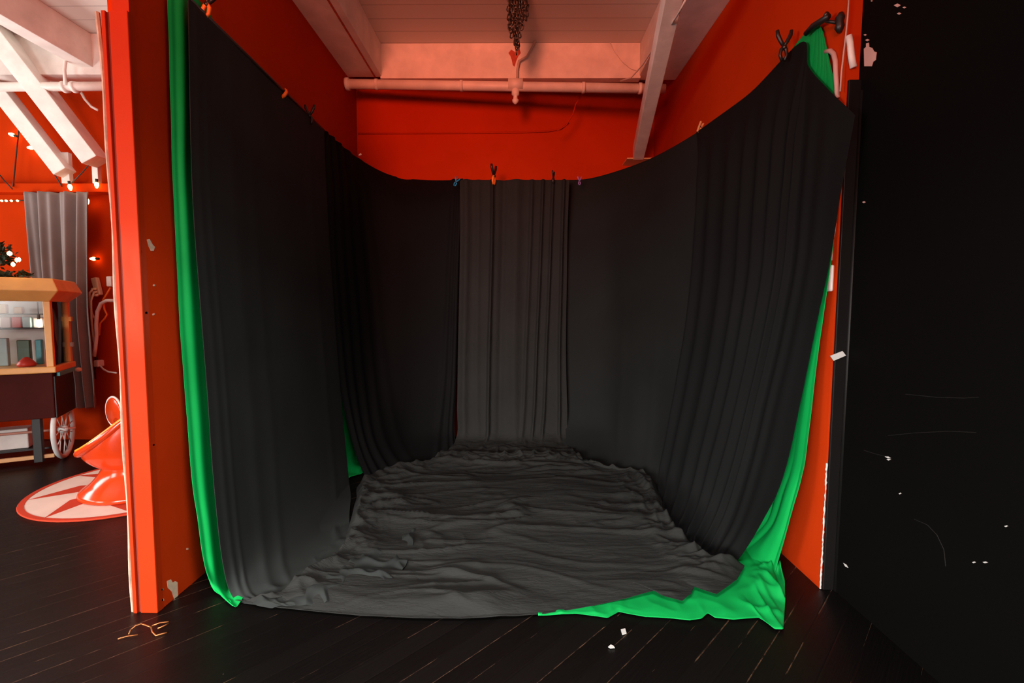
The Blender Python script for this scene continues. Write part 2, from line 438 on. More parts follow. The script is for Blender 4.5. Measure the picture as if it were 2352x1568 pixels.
# left room: joist and header
xj = P(118, 100, Z=ZJ).x
struct(MB().box(xj-.14, xj, -1.5, 4.22, ZJ, ZC).build('trim_12', M['white'], bevel=.004))
struct(MB().box(LEFTX, XPL+.005, 4.10, 4.24, ZJ-.06, ZC).build('trim_13', M['white'], bevel=.004))
# ledge across the left room's back wall
zl0 = P(100, 442, Y=4.36).z; zl1 = P(100, 422, Y=4.36).z
struct(MB().box(LEFTX, XPL, 4.34, YBACK+.002, zl0, zl1).build('trim_14', M['red'], bevel=.004))

pr = empty('water_pipe', P(1184, 192, Y=4.2))
tag(pr, 'white painted sprinkler pipe running across the alcove below the ceiling header', 'pipe')
def kid(o, root):
    o.parent = root; o.matrix_parent_inverse = Matrix.Translation(root.location).inverted() if root.rotation_euler.z == 0 else root.matrix_world.inverted()
    return o
pa = P(797, 193, Y=4.19); pb = P(1527, 204, Y=4.24)
pb.z = pb.z; kid(MB().tube([pa, pb], .040, 20).build('pipe_run', M['pipe'], smooth=True), pr)
pc = P(1184, 194, Y=4.21)
kid(MB().tube([pc-Vector((.065,0,0)), pc+Vector((.065,0,0))], .050, 20).build('tee_fitting', M['pipe'], smooth=True), pr)
kid(MB().lathe([(.001,-.17),(.012,-.165),(.026,-.15),(.030,-.135),(.020,-.125),(.018,-.10),(.034,-.09),(.034,-.06),(.028,-.04),(.028,0)], 16, Matrix.Translation(pc)).build('sprinkler_head', M['pipe'], smooth=True), pr)
for u in (865, 1060, 1340, 1470):
    q = P(u, 193+(u-797)*.015, Y=4.2)
    kid(MB().tube([q-Vector((.012,0,0)), q+Vector((.012,0,0))], .046, 16).build('pipe_collar', M['pipe'], smooth=True), pr)
kid(MB().tube([pa-Vector((.01,0,0)), pa+Vector((.02,0,0))], .052, 16).build('pipe_collar', M['pipe'], smooth=True), pr)

pl = empty('water_pipe', P(120, 200, Y=4.04))
tag(pl, 'white painted pipe along the back of the left room under its ceiling', 'pipe')
a0, a1 = P(-40, 200, Y=4.04), P(262, 198, Y=4.04)
kid(MB().tube([a0, a1], .036, 16).build('pipe_run', M['pipe'], smooth=True), pl)
for u in (150, 172): 
    q = P(u, 200, Y=4.04); kid(MB().tube([q-Vector((.015,0,0)), q+Vector((.015,0,0))], .046, 16).build('pipe_collar', M['pipe'], smooth=True), pl)

# thin cables
tag(MB().tube([P(u, v, Y=4.46) for u, v in ((1280,300),(1300,288),(1316,262),(1322,240),(1338,215),(1346,205))], .006, 6).build('wall_cable', M['red'], smooth=True), 'red painted cable rising diagonally over the back wall to the pipe', 'cable')
pts = [P(u, v, X=None, Y=yb(P(u, v, Y=4.5).x)-.008) for u, v in ((822,306),(950,306),(1100,305),(1200,304),(1262,301),(1288,296),(1306,282))]
tag(MB().tube(pts, .008, 6).build('wall_cable', M['red'], smooth=True), 'red painted cable running level along the alcove back wall', 'cable')
pts = [P(u, v, Y=y) for u, v, y in ((1425,186,4.2),(1450,178,4.1),(1475,150,3.9),(1500,112,3.5),(1530,75,3.1),(1560,28,2.8),(1580,-10,2.6))]
tag(MB().tube(pts, .006, 6).build('ceiling_cable', M['pipe'], smooth=True), 'thin pale cable sagging from the pipe across the slanted white brace', 'cable')
pts = [P(u, v, Y=4.25) for u, v in ((1400,95),(1412,118),(1430,142),(1450,158),(1466,163))]
tag(MB().tube(pts, .004, 6).build('ceiling_cable', M['pipe'], smooth=True), 'short pale cable looped on the ceiling header beside the right joist', 'cable')
pts = [P(u, v, Y=4.22) for u, v in ((1240,60),(1225,105),(1210,130),(1192,140),(1188,160),(1188,180))]
M['conduit'] = mat('grey_conduit', (.48, .40, .36), .6)
tag(MB().tube(pts, .010, 8).build('conduit', M['conduit'], smooth=True), 'grey bent conduit rising from the pipe tee behind the chain', 'conduit')
pts = [P(u, v, Y=4.0) for u, v in ((150,195),(148,160),(152,130),(150,100))]
tag(MB().tube(pts, .012, 8).build('conduit', M['pipe'], smooth=True), 'white conduit dropping from the left room ceiling to its pipe', 'conduit')
pts = [P(u, v, Y=4.2) for u, v in ((186,212),(195,228),(210,245),(225,253))]
tag(MB().tube(pts, .011, 8).build('ceiling_cable', M['pipe'], smooth=True), 'short white cable hanging below the pipe beside the partition', 'cable')

# slanted roof braces
def brace(pts8, label):
    o = MB().hexa(pts8).build('roof_brace', M['brace'], bevel=.006)
    tag(o, label, 'beam', 'slanted white roof braces'); return o
def upto(a, b): return a+(b-a)*((ZC+.02-a.z)/(b.z-a.z))     # braces run on up to the ceiling
a = P(1466, 352, Y=4.74); b = upto(a, P(1552, -40, Y=2.75))
tag(MB().bar(a, b, .105, .14).build('roof_brace', M['brace'], bevel=.005), 'slanted white brace rising from the back wall at the alcove right side', 'beam', 'slanted white roof braces')
tag(MB().box(a.x-.12, a.x+.17, 4.70, yb(a.x+.17)+.01, a.z-.066, a.z-.055).build('brace_bracket', M['wood'], bevel=.003), 'thin pale wooden block under the foot of the alcove brace', 'bracket')
a = P(222, 372, Y=4.22); b = upto(a, P(-60, 8, Y=3.95))
tag(MB().bar(a, b, .14, .20, up=(0, -1, .25)).build('roof_brace', M['brace'], bevel=.005), 'thick slanted white brace nearest the partition in the left room', 'beam', 'slanted white roof braces')
a = P(150, 398, Y=4.30); b = upto(a, P(-60, 130, Y=4.2))
tag(MB().bar(a, b, .12, .135, up=(0, -1, .25)).build('roof_brace', M['brace'], bevel=.005), 'thinner slanted white brace farther left, above the hanging bulbs', 'beam', 'slanted white roof braces')
for (u0, v0, u1, v1, lab) in ((149, 352, 163, 428, 'narrow upright bracket under the thinner white brace'), (219, 362, 229, 424, 'narrow upright bracket under the thick white brace')):
    p0 = P(u0, v1, Y=4.36); p1 = P(u1, v0, Y=4.36)
    tag(MB().box(p0.x, p1.x, 4.33, 4.37, zl1-.002, p1.z).build('brace_bracket', M['white'], bevel=.003), lab, 'bracket')

# ------------------------------------------------------------------ chain bundle
def link_mesh():
    m = MB(); L, W = .034, .013; path = []
    for k in range(9): an = -math.pi/2 + math.pi*k/8; path.append((0, W*math.sin(an), L/2-W+W*math.cos(an)+.004))
    for k in range(9): an = math.pi/2 + math.pi*k/8; path.append((0, W*math.sin(an), -L/2+W+W*math.cos(an)-.004))
    m.tube(path, .0048, 8, closed=True)
    o = m.build('link', M['steel'], smooth=True); return o
ych = 3.55
croot = empty('chain', P(1187, 5, Y=ych)); croot.location.z = ZC-.02
tag(croot, 'bunch of dark steel chain hanging from the ceiling in the alcove middle', 'chain')
hook = MB().tube([(0,0,.02),(0,0,-.05),(.02,0,-.07),(.03,0,-.10),(.015,0,-.125),(-.01,0,-.125),(-.025,0,-.11)], .009, 10).build('hook', M['steel'], croot, smooth=True)
proto = link_mesh(); first = True
for (u, vend) in ((1170, 62), (1178, 96), (1187, 118), (1196, 102), (1206, 40), (1183, 84), (1192, 70), (1174, 80), (1200, 62), (1210, 30), (1188, 108)):
    top = P(u, -26, Y=ych+random.uniform(-.03, .03)); end = P(1187+(u-1187)*.35 if vend > 80 else u, vend, Y=ych)
    n = max(3, int((top-end).length/.028))
    for k in range(n):
        p = top.lerp(end, k/(n-1)) + Vector((random.uniform(-.006, .006), random.uniform(-.006, .006), 0))
        o = proto if first else proto.copy()
        if not first: C.objects.link(o)
        first = False
        o.parent = croot; o.location = p-croot.location
        o.rotation_euler = (random.uniform(-.25, .25), random.uniform(-.25, .25), (k % 2)*math.pi/2+random.uniform(-.5, .5)+u)
# red patch on the header behind the chain
hp = bpy.data.objects['trim_11']
MB().prism([P(u, v, Y=4.258) for u, v in ((1168,122),(1174,114),(1184,120),(1193,110),(1196,122),(1190,130),(1185,142),(1182,153),(1178,150),(1175,136),(1172,128))], (0, -.002, 0)).build('red_patch', M['dullred'], hp)

# ------------------------------------------------------------------ cloth
def cr(p0, p1, p2, p3, t):
    return .5*((2*p1)+(p2-p0)*t+(2*p0-5*p1+4*p2-p3)*t*t+(3*p1-p0-3*p2+p3)*t*t*t)
def crline(pts, t):
    n = len(pts)-1; x = min(max(t, 0), 1)*n; i = min(int(x), n-1); f = x-i
    return cr(pts[max(i-1, 0)], pts[i], pts[i+1], pts[min(i+2, n)], f)
def resample(pts, n):
    d = [0]
    for a, b in zip(pts, pts[1:]): d.append(d[-1]+(b-a).length)
    out = []; j = 0
    for k in range(n):
        s = d[-1]*k/(n-1)
        while j < len(pts)-2 and d[j+1] < s: j += 1
        out.append(pts[j].lerp(pts[j+1], (s-d[j])/max(d[j+1]-d[j], 1e-9)))
    return out
def surface(rows, nu, nv, disp, flip=False, tmap=None):
    """rows: top to bottom, each a list of points left to right; displaced along the normal by disp(s, t, p)"""
    dense = [[crline(r, j/(nu-1)) for j in range(nu)] for r in rows]
    G = []
    for i in range(nv):
        t = i/(nv-1); G.append([crline([r[j] for r in dense], t) for j in range(nu)])
    out = []
    for i in range(nv):
        row = []
        for j in range(nu):
            a = G[i][min(j+1, nu-1)]-G[i][max(j-1, 0)]; b = G[min(i+1, nv-1)][j]-G[max(i-1, 0)][j]
            n = a.cross(b)
            n = n.normalized() if n.length > 1e-9 else Vector((0, 0, 1))
            if flip: n = -n
            p = G[i][j]; q = p+n*disp(j/(nu-1), i/(nv-1), p)
            if q.z < .006: q.z = .006+.002*noise.noise(q*9)
            row.append(q)
        out.append(row)
    return out
def sstep(a, b, x):
    x = min(1, max(0, (x-a)/(b-a))); return x*x*(3-2*x)
def ridge(v): return (1-min(1, abs(v)*2.2))**1.6

RED_X = XW
# --- green sheets
rows = []
L = [(385,-6,-1.512),(390,200,-1.512),(397,420,-1.512),(406,600,-1.511),(412,740,-1.508),(425,900,-1.50),(441,1100,-1.475),(454,1190,-1.455),(463,1264,-1.435),(475,1318,-1.42)]
for k, (u, v, x) in enumerate(L):
    o_ = P(u, v, X=x); t = k/(len(L)-1)
    xin = -1.518+.10*t**3
    e_ = P(*[(450,-6),(452,200),(455,420),(466,600),(474,740),(487,900),(503,1100),(513,1190),(522,1264),(530,1318)][k], X=x+.03)
    rows.append([o_, e_, Vector((x*.5+xin*.5-.004, 2.7, o_.z)), Vector((xin, 3.3, o_.z)), Vector((xin, 3.75, max(.015, o_.z*1.0))), Vector((xin+.03, 4.12, o_.z))])
rows.append([P(492,1354,Z=.02), P(545,1350,Z=.02), Vector((-1.42,2.7,.018)), Vector((-1.40,3.3,.018)), Vector((-1.36,3.6,.018)), Vector((-1.30,4.05,.018))])
rows.append([P(528,1376,Z=.012), P(560,1372,Z=.012), Vector((-1.38,2.7,.012)), Vector((-1.34,3.25,.012)), Vector((-1.22,3.55,.012)), Vector((-1.05,3.95,.012))])
def dg(s, t, p): return .006*math.sin(s*60+t*2)*min(1, s*6)+.004*noise.noise(p*4)+.006*ridge(noise.noise(Vector((p.y*6, p.z*1.0, 3))))*sstep(.8, .95, t)
g = MB().grid(surface(rows, 160, 140, dg, flip=True)).build('green_backdrop', M['green'], smooth=True, solid=.0015)
tag(g, 'bright green backdrop sheet behind black cloth on the alcove left wall', 'backdrop', 'green backdrop sheets')

rows = []
L = [(1890,72,1.415),(1905,140,1.415),(1919,215,1.415),(1932,350,1.412),(1920,505,1.405),(1900,667,1.392),(1880,810,1.382),(1854,1027,1.352),(1841,1096,1.333),(1829,1140,1.313),(1800,1231,1.285)]
for k, (u, v, x) in enumerate(L):
    o_ = P(u, v, X=x); t = k/(len(L)-1)
    xin = 1.416-.13*t**2
    mid = P(1866, 57, X=1.416) if k == 0 else Vector((x*.6+xin*.4, o_.y+.35, o_.z))
    inn = P(1790, 150, X=1.416) if k == 0 else Vector((xin, 3.1, o_.z))
    if k == 1: mid = Vector((1.415, o_.y+.2, o_.z))
    rows.append([inn, mid, o_])
rows.append([Vector((1.20,3.0,.02)), Vector((1.20,2.65,.02)), P(1775,1312,Z=.02)])
rows.append([Vector((1.0,2.9,.012)), Vector((.95,2.5,.012)), P(1764,1345,Z=.012)])
def dg2(s, t, p): return .007*ridge(noise.noise(Vector((s*9+t*1.2, t*1.5, 1.7))))*(.25+sstep(.55, .9, t)*2.2)+.003*noise.noise(p*5)
vert = surface(rows, 130, 150, dg2)
outer = resample([P(u, v, Z=.012) for u, v in ((1236,1413),(1323,1408),(1396,1418),(1421,1404),(1482,1415),(1547,1419),(1584,1424),(1612,1419),(1626,1407),(1642,1417),(1685,1422),(1743,1417),(1779,1444),(1799,1447),(1804,1375),(1802,1328),(1780,1314))], 200)
inner = resample([P(u, v, Z=.012) for u, v in ((1236,1402),(1330,1376),(1440,1345),(1520,1330),(1600,1315),(1650,1290),(1672,1268),(1700,1240),(1740,1235),(1770,1270))], 200)
fl = []
for i in range(40):
    t = i/39; row = []
    for j in range(200):
        p = inner[j].lerp(outer[j], t); s = j/199
        r_ = ridge(noise.noise(Vector((s*16, t*1.3, 4.2))))
        q = ridge(noise.noise(Vector((p.x*5+p.y*7, p.y*4-p.x*3, 8))))
        amp = .008+.05*sstep(.55, .9, s)
        row.append(Vector((p.x, p.y, .008+amp*(r_*.6+q*.5)*(.25+.75*sstep(.35, .7, t))*(1-.75*sstep(.85, 1, t))+.002*t)))
    fl.append(row)
mb = MB().grid(vert); mb.grid(fl)
g = mb.build('green_backdrop', M['green'], smooth=True, solid=.0015)
tag(g, 'bright green backdrop sheet bunched on the floor at the alcove right corner', 'backdrop', 'green backdrop sheets')

# --- black drapes
G_ = 'black backdrop drapes around the alcove'
def drape(name, rows, nu, nv, disp, m, label, flip=False):
    o = MB().grid(surface(rows, nu, nv, disp, flip)).build(name, m, smooth=True, solid=.0016)
    return tag(o, label, 'drape', G_)

Fr = [(432,-6,-1.425),(441,420,-1.42),(460,700,-1.412),(476,900,-1.40),(490,1100,-1.375),(511,1290,-1.32)]
Bk = [(744,296,-1.47),(752,480,-1.47),(768,720,-1.44),(783,910,-1.40),(797,1060,-1.31),(806,1150,-1.17)]
rows = []
for (u, v, x), (u2, v2, x2) in zip(Fr, Bk):
    a, b = P(u, v, X=x), P(u2, v2, X=x2)
    m1, m2 = a.lerp(b, .33), a.lerp(b, .67); m1.x -= .012; m2.x -= .010
    rows.append([a, m1, m2, b])
rows.append([P(537,1374,Z=.012), P(655,1335,Z=.03), P(742,1275,Z=.035), P(812,1215,Z=.03)])
rows.append([P(590,1392,Z=.010), P(735,1376,Z=.02), P(872,1325,Z=.025), P(925,1225,Z=.02)])
rows.append([P(625,1398,Z=.009), P(770,1384,Z=.012), P(925,1318,Z=.014), P(955,1200,Z=.014)])
def d1(s, t, p):
    hang = sum(a*math.exp(-((s-c-.03*t)/w)**2) for c, w, a in ((.05,.02,.008),(.10,.014,.006),(.22,.03,.006),(.33,.03,.005),(.80,.03,.005)))
    low = sstep(.70, .86, t)
    w = .026*ridge(noise.noise(Vector((p.x*5, p.y*4.5, p.z*5))))+.018*ridge(noise.noise(Vector((p.x*11, p.y*10, 7))))
    return (hang*(.5+t*.8)*(1-.5*low)+w*low+.003*noise.noise(p*3))*min(1, (s+.02)*8)*min(1, (1.02-s)*8)
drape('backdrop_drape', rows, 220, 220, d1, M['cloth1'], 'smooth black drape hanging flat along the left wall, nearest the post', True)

rows = [
 [P(742,297,X=-1.478), P(819,361,Z=2.63), P(900,403,Z=2.60), P(980,413,Z=2.57), P(1064,413,Z=2.56)],
 [P(750,450,X=-1.478), P(832,460,X=-1.40), P(912,470,Y=4.32), P(982,480,Y=4.36), P(1060,480,Y=4.37)],
 [P(757,620,X=-1.475), P(842,620,X=-1.37), P(920,620,Y=4.30), P(985,620,Y=4.36), P(1054,620,Y=4.37)],
 [P(777,860,X=-1.43), P(852,850,X=-1.31), P(925,850,Y=4.22), P(985,850,Y=4.30), P(1048,860,Y=4.35)],
 [P(806,1005,X=-1.33), P(862,1000,X=-1.20), P(932,1000,Y=4.08), P(988,990,Y=4.2), P(1044,985,Y=4.28)],
 [P(838,1094,Z=.03), P(892,1082,Z=.03), P(950,1068,Z=.03), P(1000,1056,Z=.03), P(1056,1042,Z=.03)],
 [P(860,1118,Z=.01), P(910,1112,Z=.012), P(965,1098,Z=.012), P(1015,1085,Z=.012), P(1070,1068,Z=.012)]]
def d2(s, t, p):
    f = 0
    for c, w, a, k in ((.03,.014,.022,.05),(.08,.014,.022,.10),(.13,.016,.020,.17),(.19,.02,.016,.26),(.27,.02,.008,.35)):
        f += a*math.exp(-((s-c-k*t*t)/(w*(1+t)))**2)
    for c, w, a, k in ((.99,.014,.02,-.10),(.96,.014,.022,-.16),(.92,.016,.018,-.25)):
        f += a*math.exp(-((s-c-k*t**2.5)/(w*(1+t)))**2)
    low = sstep(.82, .97, t); f *= min(1, s*22)
    return f*(1-low*.5)+low*(.02*ridge(noise.noise(Vector((p.x*4, p.y*8, 2)))))+.004*noise.noise(p*2.5)
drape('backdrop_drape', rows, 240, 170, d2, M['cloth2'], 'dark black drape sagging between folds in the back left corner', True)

rows = [
 [P(1296,413,Z=2.56), P(1345,411,Z=2.57), P(1400,398,Z=2.59), P(1480,370,Z=2.61), P(1545,338,Z=2.62), P(1614,296,Z=2.62)],
 [P(1296,600,Y=4.40), P(1345,600,Y=4.37), P(1400,600,Y=4.28), P(1470,600,Y=3.98), P(1535,600,Y=3.68), P(1606,600,X=1.33)],
 [P(1296,800,Y=4.39), P(1345,800,Y=4.34), P(1400,805,Y=4.22), P(1460,812,Y=3.95), P(1520,820,Y=3.68), P(1590,830,X=1.28)],
 [P(1298,960,Y=4.33), P(1345,965,Y=4.25), P(1395,975,Y=4.12), P(1450,985,Y=3.88), P(1508,1000,Y=3.66), P(1560,1020,X=1.19)],
 [P(1304,1052,Z=.02), P(1350,1060,Z=.02), P(1395,1070,Z=.02), P(1440,1082,Z=.02), P(1490,1097,Z=.02), P(1545,1118,Z=.02)],
 [P(1304,1085,Z=.01), P(1345,1092,Z=.01), P(1385,1100,Z=.01), P(1430,1110,Z=.01), P(1480,1122,Z=.01), P(1535,1140,Z=.01)]]
def d3(s, t, p):
    low = sstep(.82, .98, t)
    f = .010*math.exp(-((s-.5)/.03)**2)+.006*math.exp(-((s-.75)/.03)**2)+.012*math.exp(-((s-.97)/.02)**2)
    return f*t+.004*noise.noise(p*2)+low*.025*ridge(noise.noise(Vector((p.x*7, p.y*7, 5))))
drape('backdrop_drape', rows, 160, 150, d3, M['cloth'], 'plain unpleated black drape across the back right corner', True)

R5 = [[(1600,303,1.305),(1720,215,1.365),(1838,98,1.395),(1856,152,1.392),(1902,205,1.395),(1964,264,1.42)],
 [(1604,370,1.295),(1716,310,1.355),(1818,240,1.380),(1850,262,1.385),(1895,300,1.390),(1950,340,1.405)],
 [(1602,480,1.28),(1708,450,1.34),(1800,430,1.37),(1836,440,1.375),(1878,455,1.380),(1930,450,1.388)],
 [(1592,620,1.26),(1695,620,1.32),(1782,620,1.35),(1818,620,1.36),(1858,620,1.37),(1903,615,1.376)],
 [(1576,760,1.22),(1675,765,1.285),(1755,770,1.325),(1790,770,1.34),(1828,770,1.35),(1870,765,1.362)],
 [(1556,880,1.18),(1648,900,1.25),(1722,915,1.29),(1755,920,1.305),(1792,920,1.32),(1838,925,1.335)],
 [(1536,990,1.135),(1615,1030,1.20),(1685,1060,1.23),(1718,1070,1.245),(1755,1075,1.26),(1798,1098,1.265)],
 [(1520,1075,1.09),(1590,1130,1.13),(1650,1170,1.16),(1682,1185,1.175),(1715,1195,1.185),(1754,1192,1.20)]]
rows = [[P(u, v, X=x) for u, v, x in r] for r in R5]
rows.append([P(u, v, Z=.02) for u, v in ((1516,1128),(1560,1205),(1610,1245),(1640,1262),(1665,1276),(1692,1288))])
rows.append([P(u, v, Z=.014) for u, v in ((1490,1150),(1530,1225),(1580,1275),(1610,1290),(1630,1298),(1650,1305))])
def d4(s, t, p):
    f = 0
    for c, w, a, k in ((.03,.014,.03,0),(.09,.015,.03,.0),(.15,.016,.032,.01),(.21,.015,.03,.02),(.28,.018,.032,.02),(.35,.018,.030,.02),(.44,.022,.026,.02),(.54,.03,.020,.02),(.68,.04,.012,.02),(.82,.05,.008,.01)):
        f += a*math.exp(-((s-c-k*t)/w)**2)
    f *= sstep(0, .18, t)*(1-.7*sstep(.86, 1, t))
    return f*1.35+.004*noise.noise(p*3)+sstep(.84, .97, t)*.02*ridge(noise.noise(Vector((p.x*9, p.y*6, 1))))*min(1, (1.02-s)*8)
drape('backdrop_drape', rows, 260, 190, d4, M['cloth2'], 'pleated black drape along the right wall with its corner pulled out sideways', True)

# --- charcoal centre drape that runs out over the floor
NU = 300
def fr(*pts, z=.012): return resample([P(u, v, Z=z) for u, v in pts], NU)
def yr(y, *pts): return resample([P(u, v, Y=y) for u, v in pts], NU)
rows = [yr(4.34, (1056,413), (1180,413), (1308,413)), yr(4.33, (1057,520), (1304,520)), yr(4.32, (1055,650), (1302,650)), yr(4.31, (1052,800), (1300,800)),
        yr(4.28, (1050,930), (1303,930)), yr(4.20, (1046,1010), (1308,1010)),
        fr((985,1062),(1080,1052),(1200,1050),(1350,1066), z=.05),
        fr((838,1106),(1000,1085),(1200,1072),(1400,1082),(1486,1100), z=.03),
        fr((818,1150),(1000,1120),(1300,1115),(1512,1130), z=.03),
        fr((800,1215),(1000,1180),(1300,1178),(1540,1195), z=.03),
        fr((770,1275),(900,1250),(1200,1245),(1450,1245),(1600,1262), z=.025),
        fr((690,1335),(820,1310),(1050,1318),(1300,1312),(1500,1298),(1650,1290), z=.02),
        fr((610,1378),(720,1365),(900,1372),(1060,1376),(1250,1368),(1430,1338),(1560,1322),(1690,1300), z=.014),
        fr((540,1380),(640,1396),(720,1404),(830,1415),(950,1421),(1060,1422),(1180,1416),(1250,1410),(1331,1397),(1439,1379),(1516,1362),(1522,1379),(1566,1391),(1587,1375),(1594,1358),(1645,1376),(1692,1343),(1710,1311),(1684,1292), z=.012)]
NT_ = len(rows)-1
VERT = []
# rows are already dense: interpolate only down the cloth
NV = 330
Gd = []
for i in range(NV):
    x = i/(NV-1)
    # fewer steps on the hanging part, more on the floor
    t = x*.25/.2 if x < .2 else .25+(x-.2)/.8*.75
    t = t*5.6/ (5.6) 
    Gd.append([crline([r[j] for r in rows], t) for j in range(NU)])
out = []
for i in range(NV):
    x = i/(NV-1); t = x*.25/.2 if x < .2 else .25+(x-.2)/.8*.75
    tv = t*NT_                                   # row index as a float
    hang = 1-sstep(4.6, 6.2, tv)
    row = []
    for j in range(NU):
        s = j/(NU-1); p = Gd[i][j].copy()
        # pleats of the hanging part
        f = 0
        tt = min(1, tv/5.5)
        for c, w, a, k in ((.06,.035,.03,.0),(.17,.025,.012,.02),(.30,.016,.040,-.03),(.40,.03,-.020,-.03),(.52,.05,.03,.0),(.66,.018,.022,-.10),(.76,.014,.030,-.11),(.85,.014,.030,-.11),(.95,.014,.032,-.04)):
            f += a*math.exp(-((s-c-k*tt*tt)/w)**2)
        p.y -= f*hang
        # crumples of the floor part
        if hang < 1:
            wx = noise.noise(Vector((p.x*1.1, p.y*1.1, 9)))
            slope = .28*wx+.10*(p.x)
            yy = p.y+slope*p.x*.5+.10*noise.noise(Vector((p.x*1.6, p.y*2.2, 4)))
            h = .042*(.5+.9*noise.noise(Vector((p.x*1.3, yy*4.2, 0))))
            m1 = .25+.75*sstep(-.15, .25, noise.noise(Vector((p.x*1.6, p.y*2.0, 31))))
            c1 = noise.noise(Vector((p.x*1.15+2, yy*5.5, 5))); c2 = noise.noise(Vector((p.x*2.0+p.y*.8, yy*9.5, 2)))
            h += m1*(.026*math.exp(-(c1/.09)**2)+.013*math.exp(-(c2/.09)**2))
            h += .005*m1*ridge(noise.noise(Vector((p.x*5-p.y*5, p.y*8+p.x*3, 11))))
            # crumpled finer and higher along the sides and under the hanging part
            side = max(1-sstep(.0, .16, s), sstep(.82, .98, s)*.9, (1-sstep(5.8, 7.2, tv))*.8)
            h += side*(.030*ridge(noise.noise(Vector((p.x*6.5, p.y*6.5, 21))))+.018*ridge(noise.noise(Vector((p.x*12+1, p.y*13, 13)))))
            rim = sstep(0, .8, NT_-tv)*min(1, s/.02)*min(1, (1-s)/.02)
            rim = max(rim, .10)
            p.z += (1-hang)*h*rim+.022*sstep(.55, .75, s)*sstep(11.5, 12.8, tv)
            p.z = max(p.z, .010)
        row.append(p)
    out.append(row)
o = MB().grid(out).build('backdrop_drape', M['cloth3'], smooth=True, solid=.0016)
tag(o, 'charcoal centre drape hanging at the back and spread wrinkled over the floor', 'drape', G_)

# ------------------------------------------------------------------ clamps and pegs on the rail
def clamp(p, rz, label, jaw, grip, tip=None, s=1.0, tilt=0):
    r = empty('spring_clamp', p, rz); r.rotation_euler = (0, tilt, rz)
    tag(r, label, 'clamp', 'clamps along the top of the drapes')
    for sx in (-1, 1):
        MB().tube([(sx*.006*s,0,.055*s*-1),(sx*.016*s,0,-.03*s),(sx*.012*s,0,-.004*s),(-sx*.004*s,0,.012*s)], [.007*s,.008*s,.009*s,.008*s], 8).build('jaw', jaw, r, smooth=True)
        h = MB().tube([(-sx*.002*s,0,.008*s),(sx*.014*s,0,.032*s),(sx*.030*s,0,.062*s),(sx*.034*s,0,.085*s)], [.007*s,.009*s,.010*s,.008*s], 8).build('handle', grip, r, smooth=True)
        if tip: MB().tube([(sx*.006*s,0,-.050*s),(sx*.005*s,0,-.072*s)], [.009*s,.006*s], 8).build('jaw_pad', tip, r, smooth=True)
    MB().tube([(0,-.014*s,.004*s),(0,.014*s,.004*s)], .008*s, 10).build('spring_pin', M['steel'], r, smooth=True)
    return r
K, O = M['clampblack'], M['orange']
clamp(P(476,14,X=-1.43), 0, 'black spring clamp with orange jaw at the left rail front end', O, K, O, 1.0, .35)
clamp(P(712,268,X=-1.462), 0, 'small black spring clamp on the left drape near the corner', K, K, None, .95)
clamp(P(1800,112,Z=2.63), 0, 'black spring clamp with handles upright on the right drape', K, K, None, 1.05)
clamp(P(1134,406,Y=4.30), math.pi/2-.45, 'tall dark clamp standing on the centre drape, orange at its middle', O, K, None, 1.25)
clamp(P(1271,410,Y=4.30), math.pi/2-.4, 'small dark clamp on the centre drape right of the tall one', M['steel'], K, None, .8)
clamp(P(1047,419,Y=4.30), .3, 'bright blue clip at the upper left of the centre drape', M['blue'], M['blue'], None, .62, .4)
clamp(P(1331,417,Y=4.30), .3, 'little purple clip right of the centre drape', M['purple'], M['purple'], None, .55)
# orange clip ring around the rail
q = P(645,212,X=-1.475)
m = MB()
m.tube([q+Vector((.034*math.cos(a), .010*math.sin(a*2), .034*math.sin(a))) for a in [(-2.0+2.9*k/14) for k in range(15)]], [.004+.007*math.sin(math.pi*k/14) for k in range(15)], 8)
tag(m.build('rail_clip', O, smooth=True), 'orange crescent clip wrapped over the left drape top edge', 'clip')
# wooden peg
q = P(1608,292,Z=2.63); r = empty('clothes_peg', q, .5); r.rotation_euler = (0, .45, .4)
tag(r, 'pale wooden clothes peg on the right drape top edge', 'peg')
for sx in (-1, 1):
    MB().hexa([(sx*.003,-.006,-.04),(sx*.012,-.006,-.04),(sx*.012,.006,-.04),(sx*.003,.006,-.04),(sx*.006,-.006,.04),(sx*.018,-.006,.04),(sx*.018,.006,.04),(sx*.006,.006,.04)]).build('prong', M['wood'], r, bevel=.002)
MB().tube([(-.010,-.008,0),(.010,-.008,0),(.010,.008,0),(-.010,.008,0)], .002, 6, closed=True).build('spring', M['steel'], r)
# small white clip by the left corner
q = P(824,357,X=-1.38); m = MB(); m.tube([q, q+Vector((.022,0,.014))], [.006,.009], 8)
tag(m.build('rail_clip', M['whiteplastic'], smooth=True), 'tiny white clip at the back left corner of the drapes', 'clip')
# end fitting of the right rail
q0 = P(1868,60,X=1.395); q1 = P(1902,38,X=1.38)
r = empty('rail_fitting', q0); tag(r, 'black end fitting with a round knob on the right hand rail', 'fitting')
kid(MB().tube([q0+Vector((-.004,.05,-.006)), q0, q1], [.012,.015,.013], 12).build('rail_end', K, smooth=True), r)
q2 = P(1896,48,X=1.385); q3 = P(1920,52,X=1.41)
kid(MB().tube([q2, q3], .007, 8).build('bolt', K, smooth=True), r)
q4 = P(1929,52,X=1.418)
kid(MB().tube([q4+Vector((0,.0,-.042)), q4+Vector((0,0,-.02)), q4, q4+Vector((0,0,.02)), q4+Vector((.002,-.002,.042))], [.008,.020,.015,.020,.008], 12).build('knob', K, smooth=True), r)
kid(MB().tube([P(1894,40,X=1.38), P(1900,30,X=1.378)], .010, 8).build('end_cap', M['steel'], smooth=True), r)
